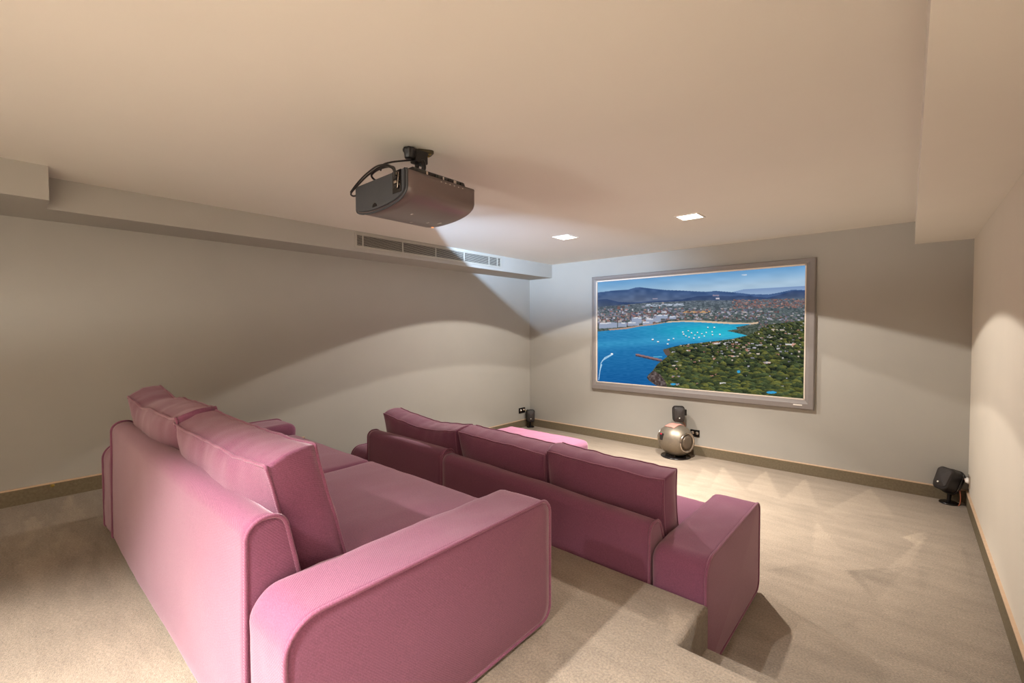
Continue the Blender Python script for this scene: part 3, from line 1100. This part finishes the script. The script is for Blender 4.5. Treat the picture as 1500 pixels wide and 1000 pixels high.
def build_screen():
    x0, x1, z0, z1 = 1.047, 3.427, 0.618, 2.037
    i0, i1, j0, j1 = 1.108, 3.350, 0.712, 1.983
    s = empty('projection_screen', (0, 0, 0), 'wide framed projection screen on the front wall showing a blue bay and town', 'screen')
    d = -0.042

    def bar(pts_out, pts_in):
        # mitred bar: outer edge, raised face, sloping inner edge
        vs, fs = [], []
        (a, b), (c, e) = pts_out, pts_in
        A, B, Cc, E = Vector(a), Vector(b), Vector(c), Vector(e)
        rows = []
        for k, y in ((0.0, 0.0), (0.0, d * 0.75), (0.12, d), (0.60, d), (0.72, d * 0.86), (1.0, d * 0.62), (1.0, -0.004)):
            p, q = A.lerp(Cc, k), B.lerp(E, k)
            rows.append(len(vs))
            vs += [Vector((p.x, y, p.y)), Vector((q.x, y, q.y))]
        for i in range(len(rows) - 1):
            fs.append((rows[i], rows[i] + 1, rows[i + 1] + 1, rows[i + 1]))
        fs.append(tuple(rows[i] for i in range(len(rows))))
        fs.append(tuple(rows[i] + 1 for i in range(len(rows))))
        return vs, fs
    for o_, n_ in ((((x0, z1), (x1, z1)), ((i0, j1), (i1, j1))), (((x0, z0), (x1, z0)), ((i0, j0), (i1, j0))),
                   (((x0, z0), (x0, z1)), ((i0, j0), (i0, j1))), (((x1, z0), (x1, z1)), ((i1, j0), (i1, j1)))):
        v, f = bar(o_, n_)
        pyobj('frame_bar', v, f, M['frame'], s, smooth=False)
    for e in ((i0, i1, -0.030, -0.006, j1 - 0.012, j1 + 0.002), (i0, i1, -0.030, -0.006, j0 - 0.002, j0 + 0.008),
              (i0 - 0.002, i0 + 0.010, -0.030, -0.006, j0, j1), (i1 - 0.008, i1 + 0.002, -0.030, -0.006, j0, j1)):
        boxobj('inner_lip', e, M['frame_lip'], s)
    nx, ny, col = paint_view()
    xs_ = np.linspace(i0, i1, nx)
    zs_ = np.linspace(j1, j0, ny)
    verts = [(float(x), -0.010, float(z)) for x in xs_ for z in zs_]
    faces = [(i * ny + j, i * ny + j + 1, (i + 1) * ny + j + 1, (i + 1) * ny + j) for i in range(nx - 1) for j in range(ny - 1)]
    me = bpy.data.meshes.new('picture_surface')
    me.from_pydata(verts, [], faces)
    ca = me.color_attributes.new('picture', 'FLOAT_COLOR', 'POINT')
    c = col.reshape(-1, 3)
    c = np.where(c <= 0.04045, c / 12.92, ((c + 0.055) / 1.055) ** 2.4)
    buf = np.ones((c.shape[0], 4), np.float32)
    buf[:, :3] = c
    ca.data.foreach_set('color', buf.ravel())
    mt = bpy.data.materials.new('projected_picture')
    mt.use_nodes = True
    t = mt.node_tree
    t.nodes.clear()
    at = t.nodes.new('ShaderNodeAttribute')
    at.attribute_name = 'picture'
    e = t.nodes.new('ShaderNodeEmission')
    e.inputs[1].default_value = 0.9
    t.links.new(at.outputs['Color'], e.inputs[0])
    ou = t.nodes.new('ShaderNodeOutputMaterial')
    t.links.new(e.outputs[0], ou.inputs[0])
    link('picture_surface', me, mt, s, smooth=False)
    boxobj('badge', (3.262, 3.334, d - 0.003, d + 0.002, 0.655, 0.666), M['white'], s)


build_screen()


# ------------------------------------------------------------------ downlights
def downlight(x, y, label):
    s = empty('downlight', (x, y, H), label, 'ceiling light', group='square downlights in the ceiling')
    h, w_ = 0.090, 0.013
    bm = bmesh.new()
    box(bm, -h, h, -h, -h + w_, -0.006, 0.0)
    box(bm, -h, h, h - w_, h, -0.006, 0.0)
    box(bm, -h, -h + w_, -h + w_, h - w_, -0.006, 0.0)
    box(bm, h - w_, h, -h + w_, h - w_, -0.006, 0.0)
    bmobj('trim', bm, M['white'], s)
    boxobj('diffuser', (-h + w_, h - w_, -h + w_, h - w_, -0.003, 0.0), M['lamp'], s)
    for sx in (-1, 1):
        o = lathe('lamp_clip', [(0.008, -0.006), (0.009, -0.005), (0.009, -0.003)], M['bronze'], s, n=16)
        o.location = (sx * 0.056, -sx * 0.03, 0)
    return s


downlight(*LAMPS[0], 'glowing square downlight in the ceiling, left-hand one of the two, nearest the left front corner')
downlight(*LAMPS[1], 'glowing square downlight in the ceiling, right-hand one of the two, above the screen')


# ------------------------------------------------------------------ air grille on the left ceiling box
def air_grille():
    y0, y1, z0, z1 = -2.925, -1.02, 2.112, 2.247
    s = empty('air_grille', (SX, (y0 + y1) / 2, (z0 + z1) / 2), 'long grey slatted air vent in the side of the left ceiling box', 'vent')
    L, hh = (y1 - y0) / 2, (z1 - z0) / 2
    f = 0.020
    for e in ((0, 0.008, -L, L, hh - f, hh), (0, 0.008, -L, L, -hh, -hh + f), (0, 0.008, -L, -L + f, -hh + f, hh - f), (0, 0.008, L - f, L, -hh + f, hh - f)):
        boxobj('frame_bar', e, M['grille'], s, bev=0.0015)
    boxobj('back_plate', (-0.001, 0.0012, -L + f, L - f, -hh + f, hh - f), M['slot'], s)
    bays = [-L + f, -L + f + 0.055, -0.86, -0.36, 0.14, 0.62][:0]
    edges = [-L + 0.080, -L + 0.57, -L + 0.57 + 0.44, -L + 1.44, -L + 1.805 - 0.0]
    for y in (-L + 0.078, -L + 0.50, -L + 0.905, -L + 1.30, -L + 1.69, L - 0.075):
        boxobj('mullion', (0.001, 0.0075, y - 0.006, y + 0.006, -hh + f, hh - f), M['grille'], s)
    n = 9
    bm = bmesh.new()
    for k in range(n):
        z = -hh + f + (2 * hh - 2 * f) * (k + 0.5) / n
        t = 0.0022
        vs = [bm.verts.new(p) for p in ((0.0015, -L + f, z + 0.003), (0.0065, -L + f, z - 0.0015), (0.0065, -L + f, z - 0.0015 - t), (0.0015, -L + f, z + 0.003 - t))]
        ve = [bm.verts.new((v.co.x, L - f, v.co.z)) for v in vs]
        for i in range(4):
            bm.faces.new((vs[i], vs[(i + 1) % 4], ve[(i + 1) % 4], ve[i]))
    o = bmobj('louvre_blades', bm, M['grille'], s)
    o['kind'] = 'stuff'


air_grille()


# ------------------------------------------------------------------ projector
def projector():
    s = empty('projector', (2.27, -3.62, H), 'dark grey video projector hanging upside down from the ceiling', 'projector')
    zt, zb = -0.19, -0.322          # sides of the shell below the ceiling
    hw, y0, y1 = 0.205, -0.232, 0.168
    bot = [Vector((p.x, p.y)) for p in smooth_path([(hw, -0.262, 0), (hw - 0.012, -0.286, 0), (hw - 0.055, -0.309, 0), (0.06, -0.325, 0), (-0.06, -0.330, 0), (-0.15, -0.322, 0), (-hw + 0.010, -0.308, 0), (-hw, -0.292, 0)], 5)]
    lp = resample([Vector((-hw, zt)), Vector((hw, zt))] + bot, 0.02)
    extrude('shell', lp, y0, y1, 0.0, 0.014, M['proj'], s, axis='Y', amp=0.0, nmid=6)
    inner = offset_loop(lp, 0.010)
    inner = [Vector((p.x, p.y + (0.012 if p.y > zt - 0.03 else 0))) for p in inner]
    rp = extrude('rear_panel', inner, y0 - 0.010, y0 + 0.004, 0.003, 0.0, M['proj_back'], s, axis='Y', amp=0.0, nmid=2)
    rim_ = [Vector((p.x, y0 - 0.001, p.y)) for p in lp]
    tube('shell_rim', rim_, 0.0045, M['proj_back'], s, closed=True, n=6)
    rp.data.polygons.foreach_set('use_smooth', [False] * len(rp.data.polygons))
    # recessed connector bay with plugs
    bay = boxobj('connector_bay', (0.115, 0.178, y0 - 0.0125, y0 - 0.009, zb + 0.040, zt + 0.002), M['rim'], rp)
    for k, z in enumerate((-0.205, -0.222, -0.240, -0.258)):
        boxobj('plug', (0.140, 0.158, y0 - 0.024, y0 - 0.012, z - 0.006, z + 0.006), M['black'] if k % 2 else M['chrome'], rp, bev=0.002)
    tube('plug_clip', smooth_path([(0.166, y0 - 0.016, -0.200), (0.168, y0 - 0.020, -0.230), (0.160, y0 - 0.018, -0.262), (0.154, y0 - 0.016, -0.264)], 6), 0.0022, M['chrome'], rp, n=6)
    # half-round sensor window at the bottom of the rear panel
    vs = [(-0.030, y0 - 0.0125, zb + 0.011)] + [(-0.030 + 0.018 * math.cos(a), y0 - 0.0125, zb + 0.011 + 0.017 * math.sin(a)) for a in np.linspace(0, math.pi, 14)]
    vb = [(x, y0 - 0.006, z) for x, _, z in vs]
    n = len(vs)
    fs = [tuple(range(n)), tuple(range(2 * n - 1, n - 1, -1))] + [(i, (i + 1) % n, n + (i + 1) % n, n + i) for i in range(n)]
    pyobj('sensor_window', vs + vb, fs, M['rim'], rp, smooth=False)
    # raised tray on top carrying the sockets
    tray = extrude('top_tray', resample([Vector(p) for p in round_poly([(-0.185, zt - 0.002, 0), (0.190, zt - 0.002, 0), (0.178, zt + 0.030, 0.012), (-0.165, zt + 0.030, 0.012)], 5)], 0.03),
                   y0 + 0.05, y1 - 0.045, 0.004, 0.010, M['black'], s, axis='Y', amp=0.0, nmid=2)
    for k, (y, c, w_) in enumerate(((-0.115, 'chrome', 0.010), (-0.06, 'rim', 0.018), (-0.02, 'label', 0.005), (0.015, 'rim', 0.016), (0.050, 'label', 0.014), (0.090, 'rim', 0.012))):
        boxobj('socket', (0.1865, 0.1915, y - w_ / 2, y + w_ / 2, zt + 0.006, zt + 0.020), M[c], tray, bev=0.001)
    for k in range(6):
        y = -0.05 + k * 0.026
        boxobj('printed_mark', (hw - 0.0005, hw + 0.0008, y, y + 0.007, zt - 0.014, zt - 0.0105), M['label'], s)
    for x, y, w_, zz in ((-0.10, 0.00, 0.020, -0.3285), (-0.045, 0.06, 0.026, -0.330), (0.03, -0.09, 0.018, -0.3275), (-0.02, 0.11, 0.03, -0.3295)):
        boxobj('printed_mark', (x, x + w_, y, y + 0.006, zz - 0.0012, zz + 0.002), M['label'], s)
    boxobj('standby_light', (-0.115, -0.105, y1 - 0.020, y1 - 0.010, -0.330, -0.322), M['orange'], s)
    lens = lathe('lens_ring', [(0.050, 0.0), (0.055, 0.008), (0.052, 0.016), (0.043, 0.017), (0.041, 0.006), (0.0405, 0.005)], M['black'], s, axis='Y', n=36)
    lens.location = (0.0, y1 - 0.004, -0.25)
    gl = lathe('lens_glass', [(0.040, 0.006), (0.030, 0.010), (0.014, 0.012), (0.002, 0.0125)], M['glass'], lens, axis='Y', n=28)
    for x in (-0.045, 0.045, 0.0):
        pass
    # ceiling bracket
    br = extrude('ceiling_plate', resample([Vector(p) for p in round_poly([(-0.030, -0.025, 0.012), (0.020, -0.035, 0.012), (0.060, 0.035, 0.014), (0.000, 0.055, 0.014)], 5)], 0.02),
                 -0.014, 0.0, 0.003, 0.0, M['bronze'], s, axis='Z', amp=0.0, nmid=1)
    for x, y in ((0.035, 0.025), (0.005, 0.038), (0.012, -0.018)):
        o = lathe('screw', [(0.006, -0.018), (0.007, -0.0165), (0.007, -0.014)], M['brass'], br, n=12)
        o.location = (x, y, 0)
    kn = [(0.020, -0.058), (0.024, -0.054), (0.025, -0.030), (0.030, -0.022), (0.031, -0.012), (0.026, -0.008), (0.010, -0.004)]
    verts, faces = [], []
    nn = 48
    for r, z in kn:
        for k in range(nn):
            a = 2 * math.pi * k / nn
            rr = r * (1 + 0.07 * math.cos(8 * a) * (z > -0.045))
            verts.append((rr * math.cos(a), rr * math.sin(a), z))
    for i in range(len(kn) - 1):
        for k in range(nn):
            faces.append((i * nn + k, i * nn + (k + 1) % nn, (i + 1) * nn + (k + 1) % nn, (i + 1) * nn + k))
    faces += [tuple(range(nn)), tuple((len(kn) - 1) * nn + k for k in range(nn))]
    o = pyobj('clamp_knob', verts, faces, M['black'], s)
    o.location = (0.012, -0.078, -0.002)
    boxobj('bracket_head', (-0.012, 0.040, -0.060, 0.010, -0.072, -0.010), M['black'], s, bev=0.006)
    for x in (-0.006, 0.036):
        tube('bracket_leg', smooth_path([(x, -0.022, -0.060), (x * 1.3, -0.022, -0.090), (x * 1.1, -0.022, -0.120), (x * 1.3, -0.024, -0.168)], 4), 0.011, M['black'], s, n=8)
    boxobj('bracket_foot', (-0.045, 0.065, -0.085, 0.055, -0.170, -0.158), M['black'], s, bev=0.004)
    # cables looping from the connector bay over the top
    c1 = smooth_path([(0.150, y0 - 0.022, -0.205), (0.150, y0 - 0.030, -0.180), (0.090, y0 - 0.032, -0.166), (0.00, y0 - 0.02, -0.158), (-0.055, y0 - 0.01, -0.165), (-0.062, y0 + 0.02, -0.178), (-0.030, y0 + 0.05, -0.172), (0.03, y0 + 0.10, -0.156)], 8)
    tube('cable', c1, 0.0048, M['black'], s)
    c2 = smooth_path([(0.145, y0 - 0.022, -0.222), (0.150, y0 - 0.036, -0.186), (0.060, y0 - 0.034, -0.158), (-0.05, y0 - 0.028, -0.166), (-0.14, y0 - 0.026, -0.190), (-0.225, y0 - 0.018, -0.213), (-0.236, y0 + 0.005, -0.219), (-0.200, y0 + 0.022, -0.205), (-0.150, y0 + 0.05, -0.186)], 8)
    tube('cable', c2, 0.0042, M['black'], s)
    c3 = smooth_path([(0.148, y0 - 0.022, -0.210), (0.145, y0 - 0.040, -0.176), (0.050, y0 - 0.040, -0.152), (-0.06, y0 - 0.034, -0.162), (-0.15, y0 - 0.03, -0.186), (-0.222, y0 - 0.022, -0.209)], 8)
    tube('cable', c3, 0.0036, M['black'], s)
    c4 = smooth_path([(0.02, y0 - 0.01, -0.158), (0.012, y0 + 0.01, -0.125), (0.020, y0 + 0.05, -0.105), (0.020, -0.120, -0.082), (0.015, -0.075, -0.066)], 8)
    tube('cable', c4, 0.0042, M['black'], s)


projector()


# ------------------------------------------------------------------ loudspeakers
def pod(parent_label, loc, rotz, tilt, name='speaker', scale=1.0, foot=True):
    s = empty(name, loc, parent_label, 'speaker', (0, 0, rotz))
    k = scale
    # body: front at -y, rounded, tapering to the back and the foot
    w_, h_, d_ = 0.060 * k, 0.084 * k, 0.060 * k
    zc = 0.165 * k if foot else 0.10 * k
    R = Matrix.Rotation(tilt, 4, 'X')

    def tr(v):
        return R @ Vector(v) + Vector((0, 0, zc))
    loop = resample([Vector(p) for p in round_poly([(-w_ * 0.9, -h_, 0.035 * k), (w_ * 0.9, -h_, 0.035 * k), (w_, h_, 0.03 * k), (-w_, h_, 0.03 * k)], 8)], 0.015)
    secs = [(-d_, 0.0), (-d_ * 0.2, -0.002), (d_ * 0.5, 0.004), (d_ * 0.85, 0.014), (d_, 0.028)]
    body = extrude('body', loop, -d_, d_, 0.012 * k, 0.028 * k, M['black'], s, axis='Y', amp=0.0, nmid=3, warp=tr, puff0=0.004)
    gl = resample([Vector(p) for p in round_poly([(-w_ * 0.8, -h_ * 0.72, 0.02 * k), (w_ * 0.8, -h_ * 0.72, 0.02 * k), (w_ * 0.92, h_ * 0.90, 0.025 * k), (-w_ * 0.92, h_ * 0.90, 0.025 * k)], 6)], 0.015)
    extrude('grille', gl, -d_ - 0.007 * k, -d_ + 0.004, 0.008 * k, 0.0, M['mesh'], s, axis='Y', amp=0.0, nmid=1, warp=tr, puff0=0.012 * k)
    o = lathe('badge_dot', [(0.0065 * k, 0), (0.006 * k, -0.003), (0.002 * k, -0.0035)], M['white'], s, axis='Y', n=14)
    o.matrix_local = Matrix.Translation(tr((0, -d_ - 0.018 * k, -h_ * 0.42))) @ R
    rimp = [tr((p.x, d_ * 0.35, p.y)) for p in offset_loop(loop, -0.002)]
    tube('body_band', rimp, 0.006 * k, M['rim'], s, closed=True, n=8)
    if foot:
        a = tr((0, d_ * 0.4, -h_ * 0.8))
        tube('neck', smooth_path([a + Vector((0, 0, 0.03 * k)), a + Vector((0, 0.006, -0.015 * k)), (0, a.y * 0.7, 0.02 * k), (0, a.y * 0.5, 0.008)], 5), 0.012 * k, M['rim'], s)
        lathe('foot', [(0.050 * k, 0.0), (0.056 * k, 0.003), (0.055 * k, 0.009), (0.046 * k, 0.014), (0.010, 0.017)], M['rim'], s, n=36)
    return s


sp_r = pod('black pod speaker on a disc foot tilted upwards in the right front corner', (4.335, -0.085, 0), math.radians(-48), math.radians(-22), scale=1.08)
sp_l = pod('black pod speaker standing upright in the left front corner by the wall socket', (0.095, -0.105, 0), math.radians(44), math.radians(-6), scale=0.97)


def subwoofer():
    s = empty('subwoofer', (2.20, -0.20, 0), 'barrel-shaped silver subwoofer on a black base below the screen', 'subwoofer', (0, 0, math.radians(-22)))
    R_ = 0.170
    cz = 0.182
    prof = []
    L = 0.155
    for k in range(29):
        t = -1 + 2 * k / 28
        x = L * t
        r = R_ * (1 - abs(t) ** 2.6 * 0.40)
        prof.append((r, x))
    sh = lathe('shell', prof, M['steel'], s, axis='X', n=56)
    sh.location = (0, 0, cz)
    for sg in (1, -1):
        dr = lathe('driver', [(0.104, sg * L), (0.108, sg * (L + 0.006)), (0.098, sg * (L + 0.012)), (0.088, sg * (L + 0.006)), (0.086, sg * (L + 0.001)), (0.05, sg * (L + 0.006)), (0.02, sg * (L + 0.010)), (0.002, sg * (L + 0.011))], M['chrome'], s, axis='X', n=44)
        dr.location = (0, 0, cz)
        dc = lathe('cone', [(0.084, sg * (L + 0.0035)), (0.05, sg * (L + 0.010)), (0.02, sg * (L + 0.014)), (0.002, sg * (L + 0.015))], M['cone'], dr, axis='X', n=36)
    pl = lathe('base', [(0.150, 0.0), (0.155, 0.004), (0.150, 0.012), (0.090, 0.02), (0.05, 0.03)], M['rim'], s, n=44)
    ft = extrude('cradle', resample([Vector(p) for p in round_poly([(-0.11, 0.006, 0.01), (0.11, 0.006, 0.01), (0.075, 0.045, 0.01), (-0.075, 0.045, 0.01)], 4)], 0.03), -0.06, 0.06, 0.004, 0.004, M['rim'], s, axis='X', amp=0.0, nmid=1)
    # control panel with red standby light, on the front of the shell
    cp = boxobj('control_panel', (-0.068, -0.020, -0.169, -0.150, cz + 0.005, cz + 0.078), M['black'], s, bev=0.003)
    cp.rotation_euler = (math.radians(0), 0, 0)
    boxobj('standby_light', (-0.054, -0.034, -0.172, -0.166, cz + 0.066, cz + 0.080), M['red'], cp, bev=0.002)
    boxobj('panel_edge', (-0.068, -0.020, -0.1715, -0.166, cz + 0.000, cz + 0.005), M['chrome'], cp)
    # felt pad on top
    vs, fs = [], []
    n1, n2 = 10, 14
    for i in range(n1 + 1):
        for j in range(n2 + 1):
            x = -0.075 + 0.135 * i / n1
            a = math.radians(-32 + 58 * j / n2)
            rr = R_ * (1 - abs(x / L) ** 2.6 * 0.40) + 0.003 + 0.004 * abs(math.sin(4 * a + 30 * x))
            vs.append((x, rr * math.sin(a), cz + rr * math.cos(a)))
    for i in range(n1):
        for j in range(n2):
            q = i * (n2 + 1) + j
            fs.append((q, q + 1, q + n2 + 2, q + n2 + 1))
    pad = pyobj('top_pad', vs, fs, M['pink_cloth'], s)
    md = pad.modifiers.new('thick', 'SOLIDIFY')
    md.thickness = 0.004
    return s


subwoofer()
c_sp = pod('small black centre speaker standing above the silver subwoofer under the screen', (2.205, -0.135, 0.352), math.radians(28), math.radians(-4), name='centre_speaker', scale=0.98, foot=False)
boxobj('side_clip', (0.058, 0.082, -0.01, 0.03, 0.085, 0.150), M['rim'], c_sp, bev=0.004)
tube('stand_post', [(0.02, 0.03, 0.002), (0.02, 0.03, 0.04)], 0.012, M['rim'], c_sp)
tube('cable', smooth_path([(0.045, 0.0, 0.035), (0.046, -0.005, 0.018), (0.052, 0.004, 0.003), (0.068, 0.030, -0.02), (0.085, 0.075, -0.075)], 6), 0.0040, M['copper'], c_sp)


# ------------------------------------------------------------------ wall sockets
def socket(label, loc, rotz, w_=0.135, h_=0.075, metal=False):
    s = empty('wall_socket', loc, label, 'socket', (0, 0, rotz), group='wall sockets at skirting height')
    boxobj('cover_plate', (-w_ / 2, w_ / 2, -0.008, 0.0, -h_ / 2, h_ / 2), M['chrome'] if metal else M['rim'], s, bev=0.002)
    for sx in (-1, 1):
        o = lathe('terminal', [(0.018, 0), (0.019, -0.010), (0.012, -0.012), (0.011, -0.020), (0.004, -0.022)], M['chrome'] if not metal else M['white'], s, axis='Y', n=20)
        o.location = (sx * w_ * 0.24, -0.006, 0.004)
    return s


s1 = socket('black double socket plate on the left wall next to the corner speaker', (0.0, -0.182, 0.238), math.radians(90))
tube('cable', smooth_path([(0.030, -0.02, 0.0), (0.055, -0.035, -0.012), (0.090, -0.030, -0.035), (0.135, -0.055, -0.06)], 5), 0.004, M['brass'], s1)
s2 = socket('dark socket plate on the front wall just right of the subwoofer', (2.335, 0.0, 0.238), 0.0, w_=0.10)
s3 = socket('polished steel socket plate on the right wall beside the tilted speaker', (W, -0.125, 0.208), math.radians(-90), w_=0.09, h_=0.09, metal=True)
tube('cable', smooth_path([(-0.015, -0.02, 0.005), (-0.025, -0.045, -0.005), (-0.045, -0.06, -0.05), (0.0, -0.05, -0.11), (0.015, -0.05, -0.17), (0.02, -0.06, -0.20)], 6), 0.0035, M['copper'], s3)

kn = lathe('wall_stud', [(0.010, 0.0), (0.011, 0.003), (0.008, 0.008), (0.002, 0.010)], M['brass'], None, n=18, axis='X')
kn.location = (0.014, -4.815, 0.405)
tag(kn, 'tiny round brass stud on the skirting at the far left', 'stud')
